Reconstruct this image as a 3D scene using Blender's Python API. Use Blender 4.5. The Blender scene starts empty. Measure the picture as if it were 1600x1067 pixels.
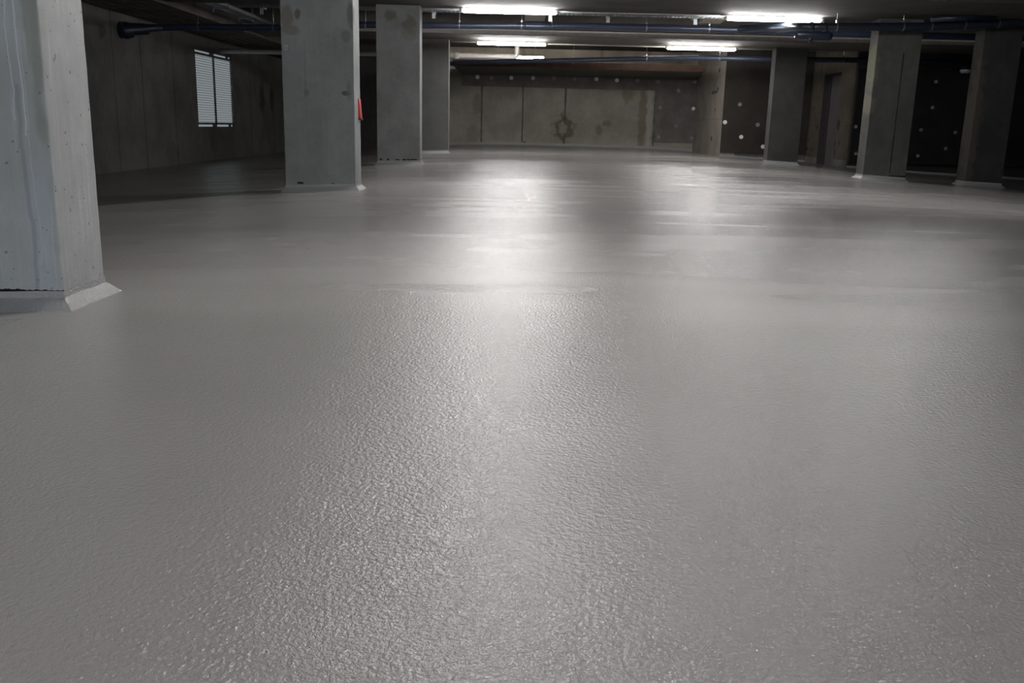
import bpy, bmesh, math, random
from mathutils import Vector, Matrix, noise as mnoise
random.seed(7)
C = bpy.context.scene.collection
sc = bpy.context.scene

# ------------------------------------------------------------------ camera
cam_d = bpy.data.cameras.new('camera')
cam = bpy.data.objects.new('camera', cam_d)
C.objects.link(cam)
cam_d.sensor_fit = 'HORIZONTAL'
cam_d.sensor_width = 36.0
cam_d.lens = 1414.4 / 1600 * 36.0
cam_d.clip_start = 0.05
cam_d.clip_end = 200
_p, _r, _y = 0.2330, 0.0242, -0.0032
cp, sp = math.cos(_p), math.sin(_p)
fwd = Vector((0, cp, -sp)); up = Vector((0, sp, cp)); rt = Vector((1, 0, 0))
rt2 = rt * math.cos(_r) + up * math.sin(_r)
up2 = -rt * math.sin(_r) + up * math.cos(_r)
Mz = Matrix(((math.cos(_y), math.sin(_y), 0), (-math.sin(_y), math.cos(_y), 0), (0, 0, 1)))
rt2, up2, fwd = Mz @ rt2, Mz @ up2, Mz @ fwd
m = Matrix((rt2, up2, -fwd)).transposed().to_4x4()
m.translation = Vector((0, 0, 0.62))
cam.matrix_world = m
cam_d.dof.use_dof = False
sc.camera = cam

# ------------------------------------------------------------------ light, exposure
sc.view_settings.view_transform = 'Standard'
sc.view_settings.look = 'None'
sc.view_settings.gamma = 1.0
sc.view_settings.use_curve_mapping = False
sc.view_settings.exposure = 0.0
w = bpy.data.worlds.new('daylight'); sc.world = w
w.use_nodes = True
w.node_tree.nodes['Background'].inputs[0].default_value = (0.86, 0.95, 1.0, 1)
w.node_tree.nodes['Background'].inputs[1].default_value = 0.25
LAMP = 116.0          # emission of every tube
GATE = 195.0         # daylight through the garage gate behind the camera
ld = bpy.data.lights.new('gate_daylight', 'AREA')
ld.shape = 'RECTANGLE'; ld.size = 5.2; ld.size_y = 2.1; ld.energy = GATE
ld.color = (0.74, 0.87, 1.0)
lo = bpy.data.objects.new('gate_daylight', ld); C.objects.link(lo)
lo.location = (-1.2, -7.9, 1.15)
lo.rotation_euler = (math.radians(90), 0, 0)     # faces +Y, into the garage

# ------------------------------------------------------------------ node helpers
class NT:
    def __init__(s, name):
        s.m = bpy.data.materials.new(name); s.m.use_nodes = True
        s.t = s.m.node_tree; s.b = s.t.nodes['Principled BSDF']
        s.geo = s.t.nodes.new('ShaderNodeNewGeometry')
        s.sep = s.t.nodes.new('ShaderNodeSeparateXYZ')
        s.t.links.new(s.geo.outputs['Position'], s.sep.inputs[0])
    def put(s, sock, v):
        if v is None: return
        if hasattr(v, 'links') or isinstance(v, bpy.types.NodeSocket): s.t.links.new(v, sock)
        else: sock.default_value = v
    def math(s, op, a, b=None, c=None, clamp=False):
        n = s.t.nodes.new('ShaderNodeMath'); n.operation = op; n.use_clamp = clamp
        s.put(n.inputs[0], a); s.put(n.inputs[1], b); s.put(n.inputs[2], c)
        return n.outputs[0]
    def vec(s, op, a, b=None):
        n = s.t.nodes.new('ShaderNodeVectorMath'); n.operation = op
        s.put(n.inputs[0], a); s.put(n.inputs[1], b)
        return n.outputs[1] if op == 'LENGTH' else n.outputs[0]
    def noise(s, scale, detail=3, rough=.55, stretch=(1, 1, 1), off=(0, 0, 0), dist=0):
        v = s.vec('MULTIPLY', s.geo.outputs['Position'], stretch)
        v = s.vec('ADD', v, off)
        n = s.t.nodes.new('ShaderNodeTexNoise')
        n.inputs['Scale'].default_value = scale; n.inputs['Detail'].default_value = detail
        n.inputs['Roughness'].default_value = rough; n.inputs['Distortion'].default_value = dist
        s.t.links.new(v, n.inputs['Vector'])
        return n.outputs['Fac'], n.outputs['Color']
    def voro(s, scale, stretch=(1, 1, 1)):
        v = s.vec('MULTIPLY', s.geo.outputs['Position'], stretch)
        n = s.t.nodes.new('ShaderNodeTexVoronoi'); n.inputs['Scale'].default_value = scale
        s.t.links.new(v, n.inputs['Vector'])
        return n.outputs['Distance'], n.outputs['Color']
    def ramp(s, v, a, b, lo=0., hi=1.):
        n = s.t.nodes.new('ShaderNodeMapRange'); n.interpolation_type = 'SMOOTHSTEP'
        s.put(n.inputs['Value'], v)
        n.inputs['From Min'].default_value = a; n.inputs['From Max'].default_value = b
        n.inputs['To Min'].default_value = lo; n.inputs['To Max'].default_value = hi
        return n.outputs['Result']
    def mix(s, fac, a, b, mode='MIX'):
        n = s.t.nodes.new('ShaderNodeMix'); n.data_type = 'RGBA'; n.blend_type = mode
        s.put(n.inputs[0], fac); s.put(n.inputs[6], a); s.put(n.inputs[7], b)
        return n.outputs[2]
    def bump(s, h, strength, dist, prev=None):
        n = s.t.nodes.new('ShaderNodeBump'); n.inputs['Strength'].default_value = strength
        n.inputs['Distance'].default_value = dist
        s.put(n.inputs['Height'], h)
        if prev is not None: s.t.links.new(prev, n.inputs['Normal'])
        return n.outputs[0]
    def out(s, col=None, rough=None, nrm=None, spec=None, metal=None):
        if col is not None: s.put(s.b.inputs['Base Color'], col)
        if rough is not None: s.put(s.b.inputs['Roughness'], rough)
        if nrm is not None: s.t.links.new(nrm, s.b.inputs['Normal'])
        if spec is not None: s.b.inputs['Specular IOR Level'].default_value = spec
        if metal is not None: s.b.inputs['Metallic'].default_value = metal
        return s.m

def rgb(*c): return (c[0], c[1], c[2], 1.0)

def concrete(name, base, streak=.35, mottle=.25, pores=.5, joints=(), stains=(), runs=(), gap=None, boards=None, rough=.85, gap_front=False):
    """joints: (axis, pos, halfwidth, darkness[, lo, hi on z]); stains: (cx,cy,cz,rx,ry,rz,col,amount)"""
    s = NT(name)
    ax = {'x': s.sep.outputs[0], 'y': s.sep.outputs[1], 'z': s.sep.outputs[2]}
    n1, _ = s.noise(1.7, 4, .6)
    n2, _ = s.noise(9, 4, .65, off=(4, 2, 9))
    n3, _ = s.noise(5, 3, .6, stretch=(5, 5, .35), off=(1, 7, 3))
    n4, _ = s.noise(120, 2, .6)
    c = s.mix(s.ramp(n1, .3, .7), rgb(*[b * (1 - mottle) for b in base]), rgb(*[b * (1 + mottle * .6) for b in base]))
    c = s.mix(s.ramp(n2, .35, .7, 0, mottle), c, rgb(*[b * .62 for b in base]))
    c = s.mix(s.ramp(n3, .52, .75, 0, streak), c, rgb(*[min(1, b * 1.45) for b in base]))
    c = s.mix(s.ramp(n3, .46, .25, 0, streak), c, rgb(*[b * .6 for b in base]))
    c = s.mix(s.ramp(n4, .3, .7, 0, .22), c, rgb(*[b * .7 for b in base]))
    n5, _ = s.noise(1, 3, .6, stretch=(70, 70, 2.2), off=(2, 3, 8))
    c = s.mix(s.ramp(n5, .35, .75, 0, streak * .7), c, rgb(*[b * .72 for b in base]))
    if pores:
        d, vc = s.voro(38)
        sz, _ = s.noise(30, 1)
        pm = s.math('LESS_THAN', d, s.ramp(sz, .42, .72, 0, .24))
        c = s.mix(s.math('MULTIPLY', pm, pores), c, rgb(*[b * .3 for b in base]))
    if boards:
        axn, pitch, amt = boards
        q = s.math('MULTIPLY', ax[axn], 1 / pitch)
        wn = s.t.nodes.new('ShaderNodeTexWhiteNoise'); wn.noise_dimensions = '1D'
        s.t.links.new(s.math('FLOOR', q), wn.inputs['W'])
        c = s.mix(s.math('MULTIPLY', wn.outputs['Value'], amt), c, rgb(*[b * .6 for b in base]))
        fr = s.math('FRACT', q)
        ln = s.math('LESS_THAN', fr, .04)
        c = s.mix(s.math('MULTIPLY', ln, amt), c, rgb(*[b * .3 for b in base]))
    wob, _ = s.noise(3, 3, .7, off=(9, 9, 1))
    for j in joints:
        d = s.math('ABSOLUTE', s.math('SUBTRACT', ax[j[0]], j[1]))
        mk = s.math('LESS_THAN', d, s.ramp(wob, .3, .7, j[2] * .5, j[2] * 1.4))
        if len(j) > 4:
            mk = s.math('MULTIPLY', mk, s.math('GREATER_THAN', ax['z'], j[4]))
            mk = s.math('MULTIPLY', mk, s.math('LESS_THAN', ax['z'], j[5]))
        c = s.mix(s.math('MULTIPLY', mk, j[3]), c, rgb(*[b * .22 for b in base]))
    _, wc = s.noise(6, 2, .5, off=(3, 1, 2))
    wv = s.vec('SUBTRACT', wc, (.5, .5, .5))
    for (cx, cy, cz, rx, ry, rz, col, amt) in stains:
        v = s.vec('SUBTRACT', s.geo.outputs['Position'], (cx, cy, cz))
        v = s.vec('DIVIDE', v, (rx, ry, rz))
        v = s.vec('ADD', v, s.vec('MULTIPLY', wv, (1.5, 1.5, 1.5)))
        mk = s.ramp(s.vec('LENGTH', v), 1.2, .6, 0, amt)
        c = s.mix(mk, c, rgb(*col))
    for (a, pos, amp, wd, col, amt, z0, z1) in runs:
        wz, _ = s.noise(2.6, 2, .5, stretch=(0, 0, 1), off=(pos * 31, 0, 0))
        fine, _ = s.noise(14, 2, .5, stretch=(0, 0, 1))
        off = s.math('MULTIPLY', s.math('SUBTRACT', s.math('ADD', wz, s.math('MULTIPLY', fine, .25)), .62), amp)
        d = s.math('ABSOLUTE', s.math('SUBTRACT', s.math('SUBTRACT', ax[a], pos), off))
        mk = s.ramp(d, wd, wd * .3, 0, amt)
        mk = s.math('MULTIPLY', mk, s.math('GREATER_THAN', ax['z'], z0))
        mk = s.math('MULTIPLY', mk, s.math('LESS_THAN', ax['z'], z1))
        c = s.mix(mk, c, rgb(*col))
    if gap:
        gz, gh, thr = gap
        g1, _ = s.noise(6, 3, .6, stretch=(1, 1, 0), off=(gz * 13, 5, 0))
        g2, _ = s.noise(45, 2, .6, off=(5, 5, 5))
        hh = s.math('MULTIPLY', s.ramp(g1, thr, thr + .08), s.math('MULTIPLY_ADD', g2, gh * 1.6, gh * .2))
        d = s.math('ABSOLUTE', s.math('SUBTRACT', ax['z'], gz))
        front = s.math('LESS_THAN', ax['x'], -1.6305) if gap_front else 1.0
        c = s.mix(s.math('MULTIPLY', s.math('LESS_THAN', d, hh), front), c, rgb(.01, .01, .01))
    h = s.math('MULTIPLY_ADD', n4, .5, n2)
    return s.out(c, rough, s.bump(h, .35, .006), spec=.3)

def plain(name, col, rough=.5, metal=0., spec=.5, var=.12, scale=12, bump=0):
    s = NT(name)
    n, _ = s.noise(scale, 3, .6)
    c = s.mix(s.ramp(n, .3, .7), rgb(*[b * (1 - var) for b in col]), rgb(*[min(1, b * (1 + var)) for b in col]))
    nr = s.bump(n, bump, .004) if bump else None
    return s.out(c, rough, nr, spec, metal)

def emis(name, col, strength):
    s = NT(name); n, _ = s.noise(3, 1)
    s.b.inputs['Base Color'].default_value = (.8, .8, .8, 1)
    s.b.inputs['Emission Color'].default_value = (*col, 1)
    s.t.links.new(s.ramp(n, 0, 1, strength * .97, strength * 1.03), s.b.inputs['Emission Strength'])
    return s.m

def floor_mat():
    s = NT('coated_floor')
    big, _ = s.noise(.35, 3, .55)
    band, _ = s.noise(.9, 2, .5, stretch=(.18, 1.6, 1), off=(3, 5, 0))
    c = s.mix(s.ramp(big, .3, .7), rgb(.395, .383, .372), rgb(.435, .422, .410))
    # bays outside the pillar rows have a darker floor colour; its edge runs along the rows
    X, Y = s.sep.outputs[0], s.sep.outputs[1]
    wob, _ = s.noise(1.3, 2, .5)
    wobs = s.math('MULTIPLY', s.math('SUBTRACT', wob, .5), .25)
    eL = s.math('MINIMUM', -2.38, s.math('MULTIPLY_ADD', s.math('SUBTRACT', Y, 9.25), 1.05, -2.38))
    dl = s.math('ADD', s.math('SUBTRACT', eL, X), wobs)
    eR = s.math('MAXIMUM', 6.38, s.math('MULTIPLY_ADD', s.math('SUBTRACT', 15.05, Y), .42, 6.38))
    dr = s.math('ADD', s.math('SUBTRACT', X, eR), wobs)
    outer_dark = s.math('MAXIMUM', s.ramp(dl, 0, .34), s.ramp(dr, -.1, .5))
    c = s.mix(outer_dark, c, rgb(.19, .184, .178))
    a, _ = s.noise(125, 2, .5)
    b_, _ = s.noise(420, 1, .5)
    lo_, _ = s.noise(14, 2, .5)
    sp_, _ = s.noise(1.6, 2, .5, stretch=(.5, 1, 0))
    mid_, _ = s.noise(72, 2, .5, off=(7, 1, 0))
    tex = s.math('MULTIPLY_ADD', mid_, .5, s.math('MULTIPLY_ADD', b_, .22, a))
    h = s.bump(tex, .85, .0036)
    wav, _ = s.noise(1.1, 3, .6, stretch=(.5, 1.6, 1), off=(1, 8, 0))
    h2 = h
    r = s.math('ADD', s.ramp(band, .32, .66, .11, .19), s.ramp(sp_, .35, .7, -.015, .03))
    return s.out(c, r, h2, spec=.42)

# ------------------------------------------------------------------ mesh helpers
def link(name, bm, mat, parent=None, smooth=False, bevel=0):
    bmesh.ops.recalc_face_normals(bm, faces=bm.faces)
    me = bpy.data.meshes.new(name); bm.to_mesh(me); bm.free()
    if smooth:
        for p in me.polygons: p.use_smooth = True
    o = bpy.data.objects.new(name, me); C.objects.link(o)
    for mm in (mat if isinstance(mat, (list, tuple)) else [mat]): me.materials.append(mm)
    if parent is not None: o.parent = parent
    if bevel:
        bv = o.modifiers.new('bevel', 'BEVEL'); bv.width = bevel; bv.segments = 2; bv.limit_method = 'ANGLE'
    return o

def box(bm, x0, x1, y0, y1, z0, z1):
    v = [bm.verts.new(p) for p in ((x0, y0, z0), (x1, y0, z0), (x1, y1, z0), (x0, y1, z0), (x0, y0, z1), (x1, y0, z1), (x1, y1, z1), (x0, y1, z1))]
    for f in ((0, 3, 2, 1), (4, 5, 6, 7), (0, 1, 5, 4), (1, 2, 6, 5), (2, 3, 7, 6), (3, 0, 4, 7)):
        bm.faces.new([v[i] for i in f])
    return v

def prism(bm, pts, axis, a0, a1):
    """extrude a 2-D outline along an axis. axis 'y': pts are (x,z); 'z': (x,y); 'x': (y,z)"""
    def P(p, a):
        return {'y': (p[0], a, p[1]), 'z': (p[0], p[1], a), 'x': (a, p[0], p[1])}[axis]
    A = [bm.verts.new(P(p, a0)) for p in pts]; B = [bm.verts.new(P(p, a1)) for p in pts]
    n = len(pts)
    bm.faces.new(A); bm.faces.new(B[::-1])
    for i in range(n): bm.faces.new((A[i], B[i], B[(i + 1) % n], A[(i + 1) % n]))

def tube(bm, pts, radii, seg=16, caps=True):
    pts = [Vector(p) for p in pts]
    if not isinstance(radii, (list, tuple)): radii = [radii] * len(pts)
    rings = []
    ref = None
    for i, p in enumerate(pts):
        if i == 0: t = pts[1] - p
        elif i == len(pts) - 1: t = p - pts[i - 1]
        else: t = (pts[i + 1] - p).normalized() + (p - pts[i - 1]).normalized()
        t.normalize()
        if ref is None:
            ref = Vector((0, 0, 1)) if abs(t.z) < .9 else Vector((1, 0, 0))
        u = (ref - t * ref.dot(t)).normalized(); v = t.cross(u); ref = u
        rings.append([bm.verts.new(p + (u * math.cos(2 * math.pi * k / seg) + v * math.sin(2 * math.pi * k / seg)) * radii[i]) for k in range(seg)])
    for a, b in zip(rings, rings[1:]):
        for k in range(seg): bm.faces.new((a[k], a[(k + 1) % seg], b[(k + 1) % seg], b[k]))
    if caps:
        bm.faces.new(rings[0][::-1]); bm.faces.new(rings[-1])

def smooth_path(pts, it=2):
    pts = [Vector(p) for p in pts]
    for _ in range(it):
        q = [pts[0]]
        for a, b in zip(pts, pts[1:]): q += [a * .75 + b * .25, a * .25 + b * .75]
        q.append(pts[-1]); pts = q
    return pts

def thing(name, label, cat, loc=(0, 0, 0), group=None):
    o = bpy.data.objects.new(name, None); C.objects.link(o); o.location = loc
    o.empty_display_size = .1
    o['label'] = label; o['category'] = cat
    if group: o['group'] = group
    return o
def tag(o, label, cat, group=None):
    o['label'] = label; o['category'] = cat
    if group: o['group'] = group
    return o
def struct(name, bm, mat, parent=None, **k):
    o = link(name, bm, mat, parent, **k)
    if parent is None: o['kind'] = 'structure'
    return o
def rel(pts, loc): return [(p[0] - loc[0], p[1] - loc[1], p[2] - loc[2]) for p in pts]

# ------------------------------------------------------------------ floor height: the deck falls to both sides
GX = [(-8, -.40), (-7.2, -.355), (-5, -.215), (-3.4, -.125), (-2.3, -.060), (-1.6, -.030), (-.8, -.010), (0, 0), (4, -.02), (5.6, -.085), (6.3, -.125), (7.3, -.155), (7.9, -.18), (9.4, -.27), (12, -.36), (14, -.42)]
def interp(T, x):
    if x <= T[0][0]: return T[0][1]
    for (a, b), (c, d) in zip(T, T[1:]):
        if x <= c:
            t = (x - a) / (c - a); return b + (d - b) * t
    return T[-1][1]
def fz(x, y):
    g = (interp(GX, x - .3) + interp(GX, x) * 2 + interp(GX, x + .3)) / 4
    return g - .04 + .0035 * max(0, min(y, 29.5))

# ------------------------------------------------------------------ materials
M = {}
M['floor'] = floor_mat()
s_ = NT('glossy_floor_paint')
n_, _ = s_.noise(130, 2, .5); c_, _ = s_.noise(4, 2)
M['cove'] = s_.out(s_.mix(c_, rgb(.36, .362, .36), rgb(.41, .412, .41)), .10, s_.bump(n_, 1.0, .006), spec=.8)
WALLC = (.155, .150, .140)
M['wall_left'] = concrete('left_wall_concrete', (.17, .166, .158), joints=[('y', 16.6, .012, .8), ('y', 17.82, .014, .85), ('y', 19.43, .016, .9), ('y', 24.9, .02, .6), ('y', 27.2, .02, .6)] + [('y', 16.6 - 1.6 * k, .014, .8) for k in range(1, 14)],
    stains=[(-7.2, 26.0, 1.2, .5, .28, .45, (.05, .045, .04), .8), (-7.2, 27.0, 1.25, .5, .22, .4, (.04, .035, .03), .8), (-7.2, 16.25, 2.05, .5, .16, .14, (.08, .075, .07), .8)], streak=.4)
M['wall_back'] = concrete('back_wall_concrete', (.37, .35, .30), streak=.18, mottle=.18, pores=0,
    joints=[('x', -1.21, .028, .75), ('x', .065, .02, .85), ('x', 1.38, .028, .8), ('x', 4.16, .03, .8)],
    stains=[(1.35, 29, .62, .34, .5, .40, (.12, .105, .07), .8), (1.33, 29, .60, .15, .5, .2, (.36, .33, .27), .85),
            (3.78, 29, .9, .13, .5, 1.3, (.20, .17, .125), .75), (4.0, 29, .9, .09, .5, 1.3, (.5, .48, .42), .6),
            (2.7, 29, .78, .14, .4, .10, (.2, .17, .13), .7), (2.45, 29, .58, .11, .4, .16, (.19, .17, .12), .7),
            (-1.35, 29, 1.25, .16, .5, .35, (.22, .20, .16), .6), (-1.45, 29, .35, .2, .5, .3, (.24, .22, .18), .6),
            (3.3, 29, 1.65, .2, .4, .25, (.19, .17, .10), .6), (.15, 29, .09, .10, .4, .08, (.04, .035, .02), .9),
            (.6, 29, .07, .4, .4, .04, (.07, .06, .04), .8), (-1.0, 29, .07, .5, .4, .04, (.07, .06, .04), .8)])
M['wall_upper'] = concrete('ochre_concrete', (.36, .315, .25), streak=.1, mottle=.25, pores=.3, boards=('x', 2.4, .35))
M['wall_return'] = concrete('return_wall_concrete', (.48, .435, .38), streak=.15, mottle=.2, pores=0,
    joints=[('y', 26.9, .02, .35, -1, 1.35), ('z', .95, .015, .25)],
    stains=[(5.4, 25.8, 2.25, .4, .10, .07, (.07, .06, .05), .9), (5.4, 25.8, 1.75, .4, .10, .07, (.07, .06, .05), .9), (5.4, 26.3, 1.68, .4, .5, .05, (.12, .10, .08), .8),
            (5.4, 26.2, .42, .4, .12, .08, (.10, .09, .08), .9), (5.4, 26.0, 1.2, .4, .08, .05, (.14, .12, .10), .8)])
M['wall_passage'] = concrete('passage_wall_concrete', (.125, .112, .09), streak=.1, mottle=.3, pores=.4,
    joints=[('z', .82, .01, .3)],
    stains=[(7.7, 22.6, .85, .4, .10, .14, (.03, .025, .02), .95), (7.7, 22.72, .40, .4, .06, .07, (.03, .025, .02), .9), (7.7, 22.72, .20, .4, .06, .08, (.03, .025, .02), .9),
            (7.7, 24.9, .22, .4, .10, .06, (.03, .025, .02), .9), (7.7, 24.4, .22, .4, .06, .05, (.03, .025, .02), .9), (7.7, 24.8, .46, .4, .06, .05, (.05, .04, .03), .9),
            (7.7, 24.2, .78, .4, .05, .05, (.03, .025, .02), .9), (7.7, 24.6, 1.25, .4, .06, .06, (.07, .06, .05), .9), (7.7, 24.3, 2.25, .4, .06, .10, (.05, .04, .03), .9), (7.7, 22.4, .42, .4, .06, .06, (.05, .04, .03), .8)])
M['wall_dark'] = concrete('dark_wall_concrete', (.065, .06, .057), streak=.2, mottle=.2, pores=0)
M['plinth'] = concrete('plinth_concrete', (.20, .195, .175), streak=.1, mottle=.35, pores=.5)
M['slab'] = concrete('slab_concrete', (.115, .10, .08), streak=0, mottle=.3, pores=.2, boards=('x', 1.2, .3))
M['beam'] = concrete('beam_concrete', (.080, .073, .068), streak=0, mottle=.3, pores=.3, boards=('y', .1, .35))
M['beam_far'] = concrete('far_beam_concrete', (.14, .13, .115), streak=0, mottle=.15, pores=.1)
M['soffit'] = concrete('board_marked_concrete', (.15, .13, .12), streak=0, mottle=.3, pores=0)
M['tray'] = plain('galvanised_steel', (.42, .44, .46), .38, .85, var=.2, scale=40)
M['steel'] = plain('zinc_steel', (.36, .37, .37), .3, .9, var=.15, scale=60)
M['bluepipe'] = plain('blue_grey_plastic', (.026, .034, .060), .30, 0, .5, var=.1)
M['darkpipe'] = plain('dark_blue_plastic', (.014, .019, .033), .32, 0, .5, var=.1)
M['rubber'] = plain('black_rubber', (.02, .02, .02), .7)
M['whitepipe'] = plain('pale_grey_plastic', (.50, .49, .45), .4, var=.06)
M['housing'] = plain('lamp_housing', (.45, .47, .48), .45, var=.05)
M['endcap'] = plain('lamp_end_cap', (.62, .60, .50), .5, var=.05)
M['tube'] = emis('glowing_diffuser', (1.0, .975, .965), LAMP)
M['tube_dim'] = emis('dim_glowing_diffuser', (1.0, .95, .90), LAMP * .5)
M['board'] = plain('mauve_insulation_board', (.20, .175, .162), .9, spec=.2, var=.16, scale=2.2, bump=.2)
M['board_dark'] = plain('brown_grey_insulation_board', (.046, .041, .036), .9, spec=.2, var=.16, scale=2.2, bump=.2)
M['board_black'] = plain('charcoal_insulation_board', (.026, .026, .026), .9, spec=.2, var=.16, scale=2.2, bump=.2)
M['disc'] = plain('white_plastic', (.9, .92, .94), .35, var=.05)
M['disc_dull'] = plain('dull_grey_plastic', (.28, .28, .28), .6, var=.1)  # darker grey colour for some of the discs
M['timber'] = plain('brown_timber', (.055, .025, .011), .7, var=.3, scale=5, bump=.2)
M['soffit_dark'] = plain('grey_board', (.085, .080, .068), .8, var=.1, scale=3)
M['red'] = plain('red_plastic', (.55, .02, .015), .35, var=.06)
M['black'] = plain('black_plastic', (.015, .012, .012), .5)
M['tagw'] = plain('worn_white_paint', (.42, .47, .55), .7, var=.1)
M['door'] = plain('mauve_grey_door', (.125, .112, .118), .6, var=.08, scale=2)
M['doordark'] = plain('dark_reveal', (.045, .040, .042), .8, var=.1)
M['frame'] = plain('grey_window_frame', (.12, .13, .14), .5, var=.08)
M['slat'] = plain('grey_louvre', (.40, .42, .43), .45, var=.08)
M['foam'] = plain('speckled_beige_board', (.55, .50, .42), .85, var=.3, scale=18)
M['rail'] = plain('pale_edge_strip', (.66, .63, .57), .6, var=.08)
M['duct'] = plain('grey_sheet_duct', (.36, .345, .32), .5, var=.1)

# ------------------------------------------------------------------ setting
X0, X1, Y0, Y1 = -7.2, 11.5, -8.0, 29.0
bm = bmesh.new()
xs = [X0 - .3 + i * (X1 + 3.3 - X0) / 110 for i in range(111)]; ys = [Y0 - .3 + j * (Y1 + .6 - Y0) / 60 for j in range(61)]
grid = [[bm.verts.new((x, y, fz(x, y))) for x in xs] for y in ys]
for j in range(60):
    for i in range(110): bm.faces.new((grid[j][i], grid[j][i + 1], grid[j + 1][i + 1], grid[j + 1][i]))
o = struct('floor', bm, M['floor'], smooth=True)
if o.data.polygons[0].normal.z < 0: o.data.flip_normals()

bm = bmesh.new(); box(bm, X0 - .3, X1 + 3, Y0 - .3, Y1 + .3, 2.95, 3.2)
ceiling = struct('ceiling', bm, M['slab'])
ZB = 2.45

# left wall with the window opening
WY0, WY1, WZ0, WZ1 = 20.78, 23.42, .452, 2.115
bm = bmesh.new()
box(bm, X0 - .06, X0, Y0 - .3, WY0, -.6, 3.0); box(bm, X0 - .06, X0, WY1, Y1 + .3, -.6, 3.0)
box(bm, X0 - .06, X0, WY0, WY1, -.6, WZ0); box(bm, X0 - .06, X0, WY0, WY1, WZ1, 3.0)
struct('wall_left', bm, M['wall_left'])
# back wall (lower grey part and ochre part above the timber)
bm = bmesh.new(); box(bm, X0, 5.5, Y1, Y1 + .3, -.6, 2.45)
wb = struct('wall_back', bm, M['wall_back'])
bm = bmesh.new(); box(bm, X0, 5.5, Y1 + .0, Y1 + .3, 2.45, 2.97); struct('upper_band', bm, M['wall_upper'], wb)
bm = bmesh.new(); box(bm, X0, -2.35, Y1 - .25, Y1, -.6, 2.97); struct('wall_partition', bm, M['wall_dark'])
# return wall, left-facing at X = 5.4
bm = bmesh.new(); box(bm, 5.4, 5.8, 25.0, Y1 + .3, -.6, 2.97); struct('wall_return', bm, M['wall_return'])
# wall behind the insulation at Y = 25
bm = bmesh.new(); box(bm, 5.8, 8.2, 25.0, 25.4, -.6, 2.97); struct('wall_inner', bm, M['plinth'])
# passage wall, left-facing at X = 7.7 with the doorway
DY0, DY1, DZ = 22.75, 23.98, 2.09
bm = bmesh.new()
box(bm, 7.7, 8.2, 21.8, DY0, .03, 2.97); box(bm, 7.7, 8.2, DY1, 25.0, .03, 2.97); box(bm, 7.7, 8.2, DY0, DY1, DZ, 2.97)
wp = struct('wall_passage', bm, M['wall_passage'], bevel=.01)
bm = bmesh.new(); box(bm, 7.7, 8.2, 21.83, DY0, -.6, .03); box(bm, 7.7, 8.2, DY1, 25.0, -.6, .03)
struct('plinth', bm, M['plinth'], wp)
bm = bmesh.new(); box(bm, 8.2, 8.25, 22.3, 24.5, -.6, 2.6)
struct('lining', bm, M['doordark'], wp)
# door in the recess
bm = bmesh.new(); box(bm, 7.87, 7.92, DY0, DY1 - .02, fz(7.8, 23) - .02, DZ)
d1 = struct('door_1', bm, M['door'])
bm = bmesh.new(); box(bm, 7.84, 7.93, DY1 - .10, DY1 + .0, fz(7.8, 23) - .02, DZ - .0); box(bm, 7.84, 7.93, DY0, DY1, DZ - .05, DZ)
struct('door_frame', bm, M['doordark'], d1)
bm = bmesh.new(); box(bm, 7.698, 7.87, DY1 - .02, DY1, fz(7.8, 23) - .02, DZ); box(bm, 7.698, 7.87, DY0, DY1, DZ - .02, DZ); struct('lining', bm, M['doordark'], d1)
# end wall, facing the camera on the right
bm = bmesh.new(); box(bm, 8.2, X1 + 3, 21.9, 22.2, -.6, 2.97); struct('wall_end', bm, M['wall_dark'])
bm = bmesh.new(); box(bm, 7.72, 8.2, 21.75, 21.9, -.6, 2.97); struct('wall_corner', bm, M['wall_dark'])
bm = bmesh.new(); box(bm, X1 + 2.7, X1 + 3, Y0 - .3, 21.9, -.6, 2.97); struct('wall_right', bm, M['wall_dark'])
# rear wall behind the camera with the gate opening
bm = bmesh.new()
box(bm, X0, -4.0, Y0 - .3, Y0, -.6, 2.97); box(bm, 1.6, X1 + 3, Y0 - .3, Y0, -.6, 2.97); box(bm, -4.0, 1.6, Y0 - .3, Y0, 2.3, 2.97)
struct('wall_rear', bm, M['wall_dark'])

# painted cove along the back walls
def cove_strip(name, x0, x1, y, h=.085, d=.06, z_add=0):
    bm = bmesh.new(); n = 24; prev = None
    prof = [(0, h), (.12 * d, h * .55), (.4 * d, h * .22), (d, 0.0), (d, -.03), (-.02, -.03), (-.02, h)]
    for i in range(n + 1):
        x = x0 + (x1 - x0) * i / n; z = fz(x, y) + z_add
        r = [bm.verts.new((x, y - a, z + b)) for a, b in prof]
        if prev:
            for k in range(len(prof)): bm.faces.new((prev[k], prev[(k + 1) % len(prof)], r[(k + 1) % len(prof)], r[k]))
        else: bm.faces.new(r)
        prev = r
    bm.faces.new(prev[::-1])
    struct(name, bm, M['cove'])
cove_strip('baseboard_back', -2.35, 5.4, Y1)
cove_strip('baseboard_inner', 5.4, 7.7, 25.0, .05, .05)
cove_strip('baseboard_end', 7.7, X1 + 2.7, 21.75, .05, .05)

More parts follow.
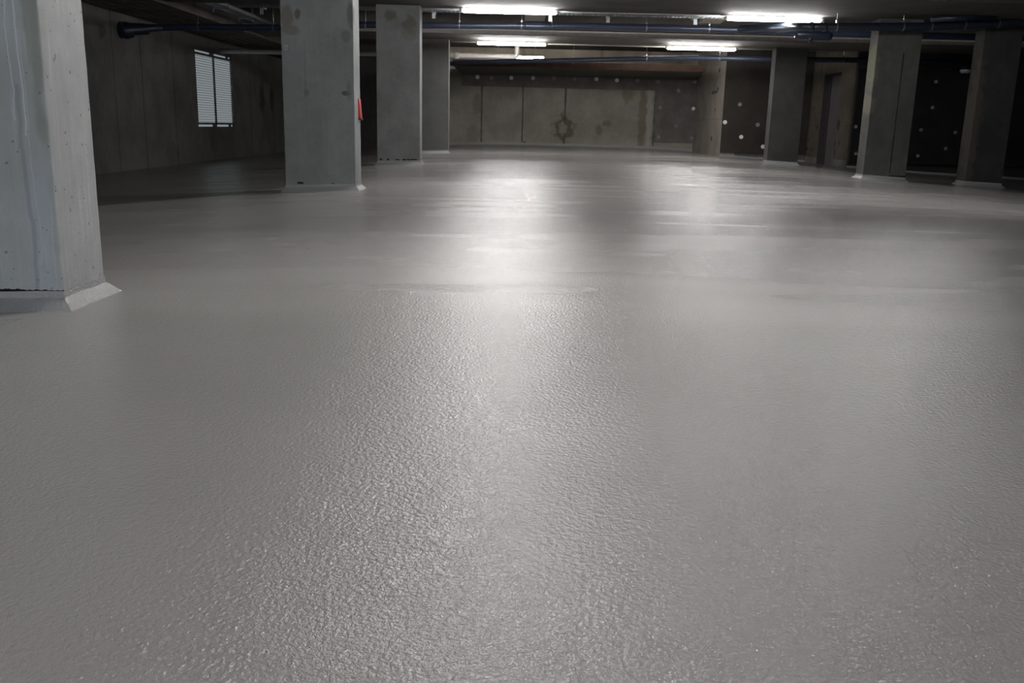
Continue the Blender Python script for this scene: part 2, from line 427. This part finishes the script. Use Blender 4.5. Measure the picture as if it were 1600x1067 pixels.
# ------------------------------------------------------------------ window with louvres
bm = bmesh.new()
mid = 22.07
for a, b in ((WY0, WY0 + .05), (mid - .045, mid + .045), (WY1 - .05, WY1)): box(bm, X0 - .035, X0 - .012, a, b, .53, 2.02)
for z0, z1 in ((2.02, 2.07), (.50, .545)): box(bm, X0 - .035, X0 - .012, WY0, WY1, z0, z1)
for z0, z1 in ((2.07, WZ1), (WZ0, .50)):
    for a, b in ((WY0, WY0 + .03), (21.83, 22.10), (23.02, 23.17), (23.32, WY1)): box(bm, X0 - .035, X0 - .012, a, b, z0, z1)
win = struct('window_1', bm, M['frame'])
for a, b in ((WY0 + .05, mid - .045), (mid + .045, WY1 - .05)):
    bm = bmesh.new(); z = .56
    while z < 2.01:
        prism(bm, [(X0 - .034, z - .001), (X0 - .014, z + .004), (X0 - .014, z + .009), (X0 - .034, z + .004)], 'y', a, b); z += .053
    struct('louvre', bm, M['slat'], win)

# ------------------------------------------------------------------ beams and soffit
def beam(y0, y1, x0, x1, mat, label, zb=2.455, drop=.122):
    bm = bmesh.new(); prism(bm, [(x0, 2.95), (x0, zb), (2.0, zb), (x1, zb - drop), (x1, 2.95)], 'y', y0, y1)
    o = link('concrete_beam', bm, mat, bevel=.008)
    return tag(o, label, 'beam')
b1 = beam(13.1, 15.5, X0 + 1.4, X1 + 3, M['beam'], 'wide board-marked concrete ceiling beam nearest the top edge of the photo, above the pillar with two blotches')
b2 = beam(19.75, 21.5, X0 + 1.4, X1 - .0, M['beam_far'], 'grey concrete ceiling beam behind the long blue pipe, with a pale strip along its face', 2.47, .02)
bm = bmesh.new(); box(bm, X0 + 1.4, X1 - .0, 19.715, 19.75, 2.548, 2.572); struct('edge_strip', bm, M['rail'], b2)
bm = bmesh.new(); box(bm, X0 + 1.4, X1 - .0, 19.725, 19.75, 2.475, 2.562); struct('face_plank', bm, M['duct'], b2)
G_OFF = 'concrete ceiling beams above and behind the viewpoint'
for y in (7.15, 1.2, -4.8):
    o = beam(y, y + 2.2, X0 + 1.4, X1 + 3, M['beam'], 'concrete ceiling beam overhead, nearer than the beam at the top edge'); o['group'] = G_OFF
# ribbed strip along the left wall
bm = bmesh.new()
prof = [(X0, 2.95), (X0, 2.43)]
x = X0
for k in range(6):
    prof += [(x + .02, 2.43 - .0), (x + .17, 2.43), (x + .175, 2.462), (x + .215, 2.462)]; x += .22
prof += [(X0 + 1.36, 2.462), (X0 + 1.36, 2.415), (X0 + 1.4, 2.415), (X0 + 1.4, 2.95)]
prism(bm, prof, 'y', 5.0, Y1)
o = link('ribbed_beam', bm, M['soffit']); tag(o, 'board-ribbed concrete edge beam running along the top of the left wall', 'beam')

# ------------------------------------------------------------------ pillars
PW, PT = .70, .33
def pillar(xl, y, zt, label, mat, w=PW, t=PT, gap_z=None, group=None):
    zb = min(fz(xl, y), fz(xl + w, y), fz(xl, y + t), fz(xl + w, y + t)) - .02
    loc = (xl + w / 2, y + t / 2, fz(xl + w / 2, y + t / 2))
    th = thing('concrete_pillar', label, 'pillar', loc, group)
    bm = bmesh.new()
    box(bm, xl - loc[0], xl + w - loc[0], y - loc[1], y + t - loc[1], zb - loc[2], zt - loc[2])
    es = [e for e in bm.edges if abs(e.verts[0].co.z - e.verts[1].co.z) > 1]
    bmesh.ops.subdivide_edges(bm, edges=es, cuts=70, use_grid_fill=False)
    es = [e for e in bm.edges if abs(e.verts[0].co.z - e.verts[1].co.z) > .001]
    cor = set(v for e in es for v in e.verts)
    for v in cor:      # slightly chipped arrises
        k = mnoise.noise(Vector((v.co.x * 9 + loc[0] * 5, v.co.y * 9 + loc[1], v.co.z * 11))) * .0022
        v.co.x += k; v.co.y -= k * .6
    o = link('shaft', bm, mat, th)
    bv = o.modifiers.new('bevel', 'BEVEL'); bv.width = .007; bv.segments = 2; bv.limit_method = 'ANGLE'; bv.angle_limit = math.radians(50)
    # painted cove round the foot
    h, d = .062, .050
    bm = bmesh.new()
    prof = [(0.03, 1.1 * h), (.06, .70 * h), (.30, .50 * h), (.65, .22 * h), (1.0, -.004)]
    rings = []
    for a, b in prof:
        r = []
        q = a * d if a > .01 else .001
        n = 8
        cs = [(xl - q, y - q), (xl + w + q, y - q), (xl + w + q, y + t + q), (xl - q, y + t + q)]
        for k in range(4):
            (ax_, ay), (bx, by) = cs[k], cs[(k + 1) % 4]
            for i in range(n):
                px, py = ax_ + (bx - ax_) * i / n, ay + (by - ay) * i / n
                jit = .004 * mnoise.noise(Vector((px * 8, py * 8, 3))) * (1 if a < .5 else 0)
                r.append(bm.verts.new((px - loc[0], py - loc[1], fz(px, py) + b + jit - loc[2])))
        rings.append(r)
    for A, B in zip(rings, rings[1:]):
        for k in range(len(A)): bm.faces.new((A[k], B[k], B[(k + 1) % len(A)], A[(k + 1) % len(A)]))
    link('cove', bm, M['cove'], th)
    return th

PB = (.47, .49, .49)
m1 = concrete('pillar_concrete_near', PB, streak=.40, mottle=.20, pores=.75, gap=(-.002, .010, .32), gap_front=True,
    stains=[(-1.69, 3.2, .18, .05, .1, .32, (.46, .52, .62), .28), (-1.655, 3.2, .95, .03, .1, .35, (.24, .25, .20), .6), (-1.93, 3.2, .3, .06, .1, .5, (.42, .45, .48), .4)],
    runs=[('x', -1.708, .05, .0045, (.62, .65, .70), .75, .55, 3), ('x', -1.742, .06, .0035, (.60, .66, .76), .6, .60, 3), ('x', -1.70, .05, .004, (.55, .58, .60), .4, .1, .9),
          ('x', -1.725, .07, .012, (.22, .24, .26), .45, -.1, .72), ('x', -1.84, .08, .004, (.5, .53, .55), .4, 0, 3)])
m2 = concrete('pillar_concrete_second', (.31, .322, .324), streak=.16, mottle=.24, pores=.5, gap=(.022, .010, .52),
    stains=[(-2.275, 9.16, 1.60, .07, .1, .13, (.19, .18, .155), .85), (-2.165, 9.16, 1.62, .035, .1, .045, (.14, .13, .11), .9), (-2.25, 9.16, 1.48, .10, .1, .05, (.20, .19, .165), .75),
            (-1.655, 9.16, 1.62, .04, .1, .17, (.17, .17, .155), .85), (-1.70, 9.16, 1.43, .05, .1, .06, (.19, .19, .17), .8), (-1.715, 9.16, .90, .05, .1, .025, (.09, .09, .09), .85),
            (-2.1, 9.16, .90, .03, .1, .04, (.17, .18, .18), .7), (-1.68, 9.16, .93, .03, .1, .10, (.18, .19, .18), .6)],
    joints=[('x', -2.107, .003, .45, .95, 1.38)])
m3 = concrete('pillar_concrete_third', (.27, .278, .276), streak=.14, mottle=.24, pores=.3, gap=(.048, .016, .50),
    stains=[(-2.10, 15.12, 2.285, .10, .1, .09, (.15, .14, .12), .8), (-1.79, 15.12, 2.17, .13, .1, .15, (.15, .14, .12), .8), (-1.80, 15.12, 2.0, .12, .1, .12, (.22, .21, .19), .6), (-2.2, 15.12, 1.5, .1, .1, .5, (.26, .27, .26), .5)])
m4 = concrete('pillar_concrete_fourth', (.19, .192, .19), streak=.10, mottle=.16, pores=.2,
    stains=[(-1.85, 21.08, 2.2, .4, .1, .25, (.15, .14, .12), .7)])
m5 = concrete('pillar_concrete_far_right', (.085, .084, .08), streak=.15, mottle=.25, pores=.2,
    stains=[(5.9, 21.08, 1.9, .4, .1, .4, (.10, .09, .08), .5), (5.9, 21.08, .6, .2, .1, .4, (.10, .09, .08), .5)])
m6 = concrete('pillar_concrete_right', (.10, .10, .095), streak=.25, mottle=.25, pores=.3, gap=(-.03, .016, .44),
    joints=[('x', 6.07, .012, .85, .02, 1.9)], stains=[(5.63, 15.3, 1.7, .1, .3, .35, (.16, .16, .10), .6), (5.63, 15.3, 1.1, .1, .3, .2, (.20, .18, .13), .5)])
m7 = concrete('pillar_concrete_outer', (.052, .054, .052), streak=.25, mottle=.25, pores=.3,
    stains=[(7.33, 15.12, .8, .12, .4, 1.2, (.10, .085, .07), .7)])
LX = -1.63 - PW
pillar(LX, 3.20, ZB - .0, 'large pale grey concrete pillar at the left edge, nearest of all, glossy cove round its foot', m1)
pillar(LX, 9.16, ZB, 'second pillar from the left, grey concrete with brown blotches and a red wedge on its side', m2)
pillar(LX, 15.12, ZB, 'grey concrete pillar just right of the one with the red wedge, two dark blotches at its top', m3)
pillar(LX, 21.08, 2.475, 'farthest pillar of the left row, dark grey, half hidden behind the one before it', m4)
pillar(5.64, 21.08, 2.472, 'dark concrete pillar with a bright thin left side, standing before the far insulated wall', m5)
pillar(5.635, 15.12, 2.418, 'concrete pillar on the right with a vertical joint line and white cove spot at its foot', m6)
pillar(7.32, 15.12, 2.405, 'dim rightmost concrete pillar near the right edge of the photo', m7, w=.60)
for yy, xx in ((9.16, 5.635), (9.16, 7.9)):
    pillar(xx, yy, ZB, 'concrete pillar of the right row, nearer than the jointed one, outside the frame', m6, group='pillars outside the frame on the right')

# ------------------------------------------------------------------ lamps
def make_lamp(loc, label, rods=None, group='tube lamps under the ceiling'):
    th = thing('tube_lamp', label, 'lamp', loc, group)
    L = .80
    bm = bmesh.new()
    prism(bm, [(-.026, .020), (.026, .020), (.034, .040), (-.034, .040)], 'x', -L + .03, L - .03)
    link('housing', bm, M['housing'], th)
    bm = bmesh.new()
    tube(bm, [(-L + .05, 0, 0), (-L + .07, 0, 0), (-L + .10, 0, 0), (L - .10, 0, 0), (L - .07, 0, 0), (L - .05, 0, 0)], [.022, .032, .036, .036, .032, .022], 14)
    link('diffuser', bm, M['tube'], th, smooth=True)
    for s_ in (-1, 1):
        bm = bmesh.new(); tube(bm, [(s_ * (L - .055), 0, .004), (s_ * (L - .02), 0, .006), (s_ * L, 0, .010)], [.030, .028, .014], 12)
        link('end_cap', bm, M['endcap'], th, smooth=True)
    top = (2.455 if loc[1] < 16 else 2.468) if not rods else 2.95
    for s_ in (-.5, .5):
        bm = bmesh.new()
        if rods: tube(bm, [(s_, 0, .038), (s_, 0, top - loc[2])], .006, 8)
        else: box(bm, s_ - .02, s_ + .02, -.015, .015, .038, max(.052, top - loc[2]))
        link('hanger' if rods else 'mounting_clip', bm, M['steel'], th)
    return th
def copy_tree(o, parent=None):
    c = o.copy(); C.objects.link(c)
    if parent: c.parent = parent
    for ch in o.children: copy_tree(ch, c)
    return c
lampA = make_lamp((-.218, 15.3, 2.408), 'glowing tube lamp at the top centre, directly above the long blue pipe')
def place(src, loc, label, group='tube lamps under the ceiling'):
    c = copy_tree(src); c.location = loc; c['label'] = label; c['group'] = group; return c
place(lampA, (4.013, 15.3, 2.385), 'glowing tube lamp at the top right, its right end beside the bending blue pipe')
place(lampA, (-.235, 20.9, 2.392), 'glowing tube lamp in the middle distance, above the white elbow pipe')
place(lampA, (3.94, 20.9, 2.385), 'glowing tube lamp in the middle distance on the right, above the thin far pipe')
make_lamp((-.15, 26.0, 2.478), 'farthest and smallest glowing tube lamp, partly hidden by the white elbow pipe', rods=True)
hid = place(lampA, (3.7, 23.4, 2.875), 'added tube lamp, hidden up in the ceiling recess behind the farther beam')  # unseen lamp added to brighten the far right corner
for ch in hid.children:
    if ch.name.startswith('diffuser'):
        ch.data = ch.data.copy(); ch.data.materials[0] = M['tube_dim']
OFFG = 'tube lamps overhead outside the frame'
for x_, y_, l_ in ((-.22, 9.55, 'tube lamp overhead outside the frame, left lamp row, level with the second pillar'),
                   (-.22, 4.0, 'tube lamp overhead outside the frame, left lamp row, level with the nearest pillar'),
                   (-.22, -1.6, 'tube lamp overhead outside the frame, above the viewpoint'),
                   (4.0, 9.55, 'tube lamp overhead outside the frame, right lamp row, seen only as floor glints')):
    place(lampA, (x_, y_, 2.398), l_, OFFG)

# conduit between the two middle lamps
bm = bmesh.new(); tube(bm, [(-1.6, 21.46, 2.455), (7.2, 21.46, 2.448)], .014, 8)
tag(link('conduit', bm, M['whitepipe'], smooth=True), 'thin pale conduit running between the two middle-distance lamps', 'conduit')
bm = bmesh.new(); tube(bm, [(.62, 15.42, 2.437), (3.18, 15.42, 2.437)], .009, 8)
tag(link('conduit', bm, M['whitepipe'], smooth=True), 'thin conduit along the lower edge of the nearest beam, joining the two near lamps', 'conduit')

# ------------------------------------------------------------------ cable tray
tray = thing('cable_tray', 'perforated galvanised cable tray running crosswise above the long blue pipe', 'cable tray', (0, 16.2, 2.49))
bm = bmesh.new()
xa, xb = -4.9, 3.45
box(bm, xa, xb, -.12, -.117, 0, .06); box(bm, xa, xb, .117, .12, 0, .06)
box(bm, xa, xb, -.12, -.095, -.002, .001); box(bm, xa, xb, .095, .12, -.002, .001); box(bm, xa, xb, -.012, .012, -.002, .001)
x = xa
while x < xb:
    box(bm, x, x + .035, -.12, .12, -.002, .0015); x += .07
link('tray_channel', bm, M['tray'], tray)
for x in (-1.50, .46, 1.43, 2.90, -4.4):
    bm = bmesh.new()
    for s_ in (-.028, .020): box(bm, x + s_, x + s_ + .010, -.135, -.125, -.13, .46)
    box(bm, x - .028, x + .03, -.125, -.122, -.13, .46); box(bm, x - .02, x + .02, -.125, .13, -.03, -.01)
    link('bracket', bm, M['tray'], tray)
# left branch of the tray running towards the viewer
tr2 = thing('cable_tray', 'dark cable tray running lengthwise near the left wall, above the blue pipe end', 'cable tray', (-5.25, 17.2, 2.52))
bm = bmesh.new()
box(bm, -.12, -.117, -1.6, 2.4, 0, .06); box(bm, .117, .12, -1.6, 2.4, 0, .06)
y = -1.6
while y < 2.35:
    box(bm, -.12, .12, y, y + .045, -.002, .0015); y += .09
link('tray_channel', bm, M['tray'], tr2)
for yy in (-.6, .9):
    bm = bmesh.new(); box(bm, -.15, -.13, yy, yy + .02, -.08, .43); box(bm, .10, .13, yy, yy + .025, -.08, .43); box(bm, -.15, .13, yy, yy + .02, -.03, -.01)
    link('bracket', bm, M['tray'], tr2)
bm = bmesh.new(); box(bm, -.05, .05, -.9, -.78, .06, .20); link('junction_box', bm, M['whitepipe'], tr2, bevel=.006)

# pale board patch and duct stub on the slab
bm = bmesh.new(); prism(bm, [(3.573, 18.756), (4.015, 18.882), (4.06, 19.70), (3.62, 19.70)], 'z', 2.78, 2.95)
tag(link('ceiling_board', bm, M['foam']), 'pale speckled board on the ceiling just left of the top right lamp', 'board')
bm = bmesh.new(); box(bm, .036, .43, 17.95, 18.8, 2.65, 2.95)
tag(link('air_duct', bm, M['duct'], bevel=.01), 'short grey duct stub above the blue pipe, behind the top centre lamp', 'duct')

# ------------------------------------------------------------------ blue pipes
def clamp(parent, x, y, z, r, top=2.95, loc=(0, 0, 0)):
    bm = bmesh.new()
    X, Y, Z = x - loc[0], y - loc[1], z - loc[2]
    pts = []
    tube(bm, [(X - .010, Y, Z), (X + .010, Y, Z)], r + .004, 20)
    tube(bm, [(X, Y, Z + r), (X, Y, top - loc[2])], .0042, 8)
    box(bm, X - .012, X + .012, Y - .012, Y + .012, Z + r, Z + r + .035)
    link('pipe_clamp', bm, M['steel'], parent)
def zi(T, x): return interp(T, x)
ZT = [(-6.9, 2.16), (-6.1, 2.214), (-4.3, 2.243), (-2.76, 2.325), (-1.56, 2.342), (1.0, 2.39), (3.23, 2.392), (4.9, 2.372), (6.3, 2.372), (9.5, 2.36)]
R1 = .058
pipe = thing('drain_pipe', 'long blue drain pipe running crosswise under the ceiling, from the left wall past all pillars', 'pipe', (0, 17, 2.36))
bm = bmesh.new()
pts = [(x_, 0, zi(ZT, x_) - 2.36) for x_ in [-7.2 + .3 * k for k in range(56)]]
tube(bm, pts, R1, 20); link('pipe_run', bm, M['bluepipe'], pipe, smooth=True)
bm = bmesh.new()
tube(bm, [(-7.2, 0, -.225), (-7.02, 0, -.215), (-7.0, 0, -.20), (-6.72, 0, -.195), (-6.70, 0, -.18), (-6.42, 0, -.165)], [.145, .145, .11, .10, .075, .06], 20)
tube(bm, [(-7.08, -.03, -.22), (-7.06, -.03, -.37)], .055, 14)
link('wall_collar', bm, M['darkpipe'], pipe, smooth=True)
for x_ in (-5.8, -4.45, -2.8, -1.126, -.02, .516, 2.204, 3.32, 5.0, 8.6):
    clamp(pipe, x_, 17, zi(ZT, x_), R1, loc=(0, 17, 2.36))
for x_ in (-.02, 4.45):
    bm = bmesh.new(); z_ = zi(ZT, x_) - 2.36; tube(bm, [(x_ + .05, 0, z_), (x_ + .09, 0, z_), (x_ + .5, 0, z_ + .001), (x_ + .54, 0, z_ + .001)], [.066, .071, .071, .066], 20)
    link('coupling', bm, M['bluepipe'], pipe, smooth=True)
# down-facing tee on the straight run
bm = bmesh.new(); tube(bm, [(4.86, 0, -.02), (4.90, 0, -.02), (5.45, 0, -.03), (5.5, 0, -.03)], [.07, .085, .085, .07], 18); tube(bm, [(5.12, 0, -.04), (5.12, 0, -.135)], .06, 14); tube(bm, [(5.12, 0, -.12), (5.12, 0, -.165)], .03, 12)
link('tee_fitting', bm, M['darkpipe'], pipe, smooth=True)
# branch that comes forward and passes in front of the right pillars
br = thing('drain_pipe', 'dark blue branch pipe bending forward at the top right lamp, crossing before the right pillars', 'pipe', (5.0, 14.7, 2.23))
P = [(3.85, 16.93, 2.40), (4.0, 16.8, 2.395), (4.12, 16.3, 2.36), (4.18, 15.6, 2.30), (4.22, 15.0, 2.245), (4.30, 14.74, 2.225), (4.55, 14.7, 2.221)]
P = smooth_path(P, 2) + [Vector(p) for p in ((5.5, 14.7, 2.243), (6.2, 14.7, 2.262), (6.8, 14.7, 2.300), (7.7, 14.7, 2.365), (10.5, 14.7, 2.43))]
bm = bmesh.new(); tube(bm, rel(P, (5.0, 14.7, 2.23)), .062, 20); link('pipe_run', bm, M['darkpipe'], br, smooth=True)
for xa_ in (4.42, 4.62):
    bm = bmesh.new(); tube(bm, [(xa_ - 5, 0, -.008), (xa_ - 4.95, 0, -.007)], .071, 20); link('coupling', bm, M['darkpipe'], br, smooth=True)
for x_, z_ in ((4.82, 2.227), (5.84, 2.252), (6.27, 2.266), (6.78, 2.30), (7.29, 2.335)):
    clamp(br, x_, 14.7, z_, .062, top=ZB, loc=(5.0, 14.7, 2.23))
# upper short pipe between the two right pillars
bm = bmesh.new(); tube(bm, [(6.15, 14.45, 2.345), (6.7, 14.45, 2.385), (7.1, 14.45, 2.388)], .045, 16)
tag(link('drain_pipe', bm, M['darkpipe'], smooth=True), 'short dark pipe piece lying above the branch pipe between the two right pillars', 'pipe')
# far thin blue pipe
Q = [(-3.6, 24.6, 2.05), (-.8, 24.3, 2.235), (1.29, 23.6, 2.262), (2.8, 22.9, 2.287), (4.2, 22.3, 2.30), (5.2, 21.75, 2.26), (5.8, 21.62, 2.245), (7.7, 21.55, 2.278), (9.4, 21.55, 2.27), (10.05, 21.6, 2.22), (10.12, 21.62, 2.12)]
M['farpipe'] = plain('navy_plastic', (.022, .030, .052), .45, 0, .4, var=.1)
far = thing('drain_pipe', 'thin blue pipe crossing before the far wall, ending in a white collar', 'pipe', (5.8, 21.62, 2.25))
bm = bmesh.new(); tube(bm, rel(smooth_path(Q, 1), (5.8, 21.62, 2.25)), .056, 16); link('pipe_run', bm, M['farpipe'], far, smooth=True)
bm = bmesh.new(); tube(bm, rel([(10.13, 21.62, 2.25), (10.13, 21.62, 2.13)], (5.8, 21.62, 2.25)), .10, 16); link('coupling', bm, M['darkpipe'], far, smooth=True)
bm = bmesh.new(); tube(bm, rel([(10.13, 21.62, 2.13), (10.13, 21.62, 2.10), (10.13, 21.62, 2.05)], (5.8, 21.62, 2.25)), [.115, .125, .09], 18); link('collar', bm, M['disc'], far, smooth=True)
for x_, y_, z_ in ((1.29, 23.6, 2.262), (3.0, 22.8, 2.29), (4.6, 22.07, 2.285), (8.4, 21.55, 2.275), (7.3, 21.55, 2.272)):
    clamp(far, x_, y_, z_, .056, top=2.46 if y_ < 21.6 else 2.95, loc=(5.8, 21.62, 2.25))
# pale elbow pipe
wp_ = thing('waste_pipe', 'pale grey waste pipe with an elbow rising to the ceiling below the middle lamp', 'pipe', (-.1, 22.5, 2.24))
E_ = smooth_path([(-.42, 22.5, 2.238), (-.16, 22.5, 2.240), (-.12, 22.5, 2.27), (-.12, 22.5, 2.5)], 3)
bm = bmesh.new(); tube(bm, rel([(-7.2, 22.5, 2.205)] + E_ + [(-.12, 22.5, 2.95)], (-.1, 22.5, 2.24)), .055, 16)
link('pipe_run', bm, M['whitepipe'], wp_, smooth=True)
bm = bmesh.new(); tube(bm, rel([(-1.60, 22.5, 2.230), (-1.50, 22.5, 2.231)], (-.1, 22.5, 2.24)), .072, 18); link('coupling', bm, M['whitepipe'], wp_, smooth=True)

# ------------------------------------------------------------------ timber shelf-like box on the back wall
st = thing('timber_box', 'long brown timber boxing hung high in front of the far wall', 'boxing', (1.6, 27, 2.15))
bm = bmesh.new()
prism(bm, [(-1.83 - 1.6, -2.0), (4.86 - 1.6, -2.0), (5.36 - 1.6, 1.99), (-1.83 - 1.6, 1.99)], 'z', .02, .165)
link('boxing', bm, M['timber'], st)
bm = bmesh.new()
prism(bm, [(-1.82 - 1.6, -1.97), (4.84 - 1.6, -1.97), (5.34 - 1.6, 1.98), (-1.82 - 1.6, 1.98)], 'z', 0, .02)
link('underside', bm, M['soffit_dark'], st)
bm = bmesh.new(); prism(bm, [(-1.84 - 1.6, -2.02), (4.87 - 1.6, -2.02), (4.87 - 1.6, -2.0), (-1.84 - 1.6, -2.0)], 'z', -.005, .012)
link('edge_strip', bm, M['timber'], st)

# ------------------------------------------------------------------ insulation boards with fixing discs
def disc(parent, loc, y, x, z, bright, r=.048):
    bm = bmesh.new()
    seg = 20
    R = [(r, 0), (r, -.012), (r * .72, -.020), (r * .55, -.012), (r * .42, -.008), (.001, -.008)]
    rings = [[bm.verts.new((x - loc[0] + math.cos(2 * math.pi * k / seg) * a, y - loc[1] + b, z - loc[2] + math.sin(2 * math.pi * k / seg) * a)) for k in range(seg)] for a, b in R]
    for A, B in zip(rings, rings[1:]):
        for k in range(seg): bm.faces.new((A[k], A[(k + 1) % seg], B[(k + 1) % seg], B[k]))
    bm.faces.new(rings[-1])
    o = link('fixing_disc', bm, M['disc'] if bright else M['disc_dull'], parent, smooth=True)
    o['label'] = 'bright white fixing disc' if bright else 'dull grey fixing disc'
loc = (1.8, 28.95, 1.8)
ins = thing('insulation_board', 'mauve-brown insulation cladding dotted with white discs, wrapping the top and right of the far wall', 'insulation', loc)
bm = bmesh.new()
prism(bm, [(a - loc[0], b - loc[2]) for a, b in ((-1.83, 2.155), (-1.83, 1.81), (4.2, 1.81), (4.2, .27), (5.40, .27), (5.40, 2.155))], 'y', 28.88 - loc[1], 29.0 - loc[1])
link('board', bm, M['board'], ins, bevel=.006)
DA = [(-1.349, 2.075, 1), (-.916, 2.06, 0), (-.308, 2.072, 1), (.359, 2.085, 1), (1.007, 2.092, 0), (1.634, 2.09, 0), (2.301, 2.095, 1), (2.93, 2.075, 1), (3.558, 2.08, 0), (4.186, 2.065, 0), (5.31, 2.10, 0),
      (4.831, 1.816, 0), (4.303, 1.299, 0), (5.33, 1.285, 1), (4.822, .754, 0), (4.308, .413, 0), (5.33, .399, 0)]
for x_, z_, b_ in DA: disc(ins, loc, 28.88, x_, z_, b_, .062)
loc = (6.5, 24.95, 1.2)
ins = thing('insulation_board', 'dark brown-grey insulation board with few white discs, just left of the dark far right pillar', 'insulation', loc)
bm = bmesh.new(); box(bm, 5.40 - loc[0], 7.69 - loc[0], -.05, .05, .07 - loc[2], 2.93 - loc[2]); link('board', bm, M['board_dark'], ins, bevel=.006)
for x_, z_, b_ in ((5.818, 1.337, 0), (5.46, .865, 1), (6.338, .82, 0), (5.921, .494, 1), (6.524, .256, 1), (7.2, 1.3, 0)): disc(ins, loc, 24.90, x_, z_, b_, .055)
disc_dark = bmesh.new(); tube(disc_dark, [(5.50 - loc[0], -.052, 1.868 - loc[2]), (5.50 - loc[0], -.056, 1.868 - loc[2])], .05, 14)
link('hole', disc_dark, M['black'], ins)
loc = (9.7, 21.7, 1.2)
ins = thing('insulation_board', 'nearly black insulation board with scattered pale discs, between the two right pillars', 'insulation', loc)
bm = bmesh.new(); box(bm, 7.74 - loc[0], X1 + 2.6 - loc[0], 0, .05, -.02 - loc[2], 2.1 - loc[2]); link('board', bm, M['board_black'], ins, bevel=.006)
for x_, z_, b_ in ((7.80, .805, 0), (7.87, .194, 0), (9.52, 1.277, 0), (9.319, .768, 0), (10.12, .729, 0), (9.946, .36, 0), (9.32, .177, 0), (9.523, 1.85, 0)): disc(ins, loc, 21.70, x_, z_, b_, .04)

# ------------------------------------------------------------------ small things on the second pillar
wd = thing('wedge_bracket', 'small red wedge with a black foot on the side of the second pillar', 'bracket', (-1.63, 9.42, .75))
bm = bmesh.new(); prism(bm, [(-.002, .105), (.008, .105), (.012, .06), (.024, -.085), (-.002, -.085)], 'y', -.06, .05); link('wedge', bm, M['red'], wd, bevel=.004)
bm = bmesh.new(); box(bm, -.001, .030, -.065, .055, -.100, -.085); link('foot', bm, M['black'], wd, bevel=.002)
bm = bmesh.new()
box(bm, -2.300, -2.294, 9.155, 9.1600, 1.288, 1.335); box(bm, -2.300, -2.262, 9.155, 9.1600, 1.329, 1.335); box(bm, -2.300, -2.272, 9.155, 9.1600, 1.288, 1.294); box(bm, -2.276, -2.270, 9.155, 9.1600, 1.294, 1.329)
tag(link('painted_mark', bm, M['tagw']), 'small white outlined mark near the top left of the second pillar', 'mark')
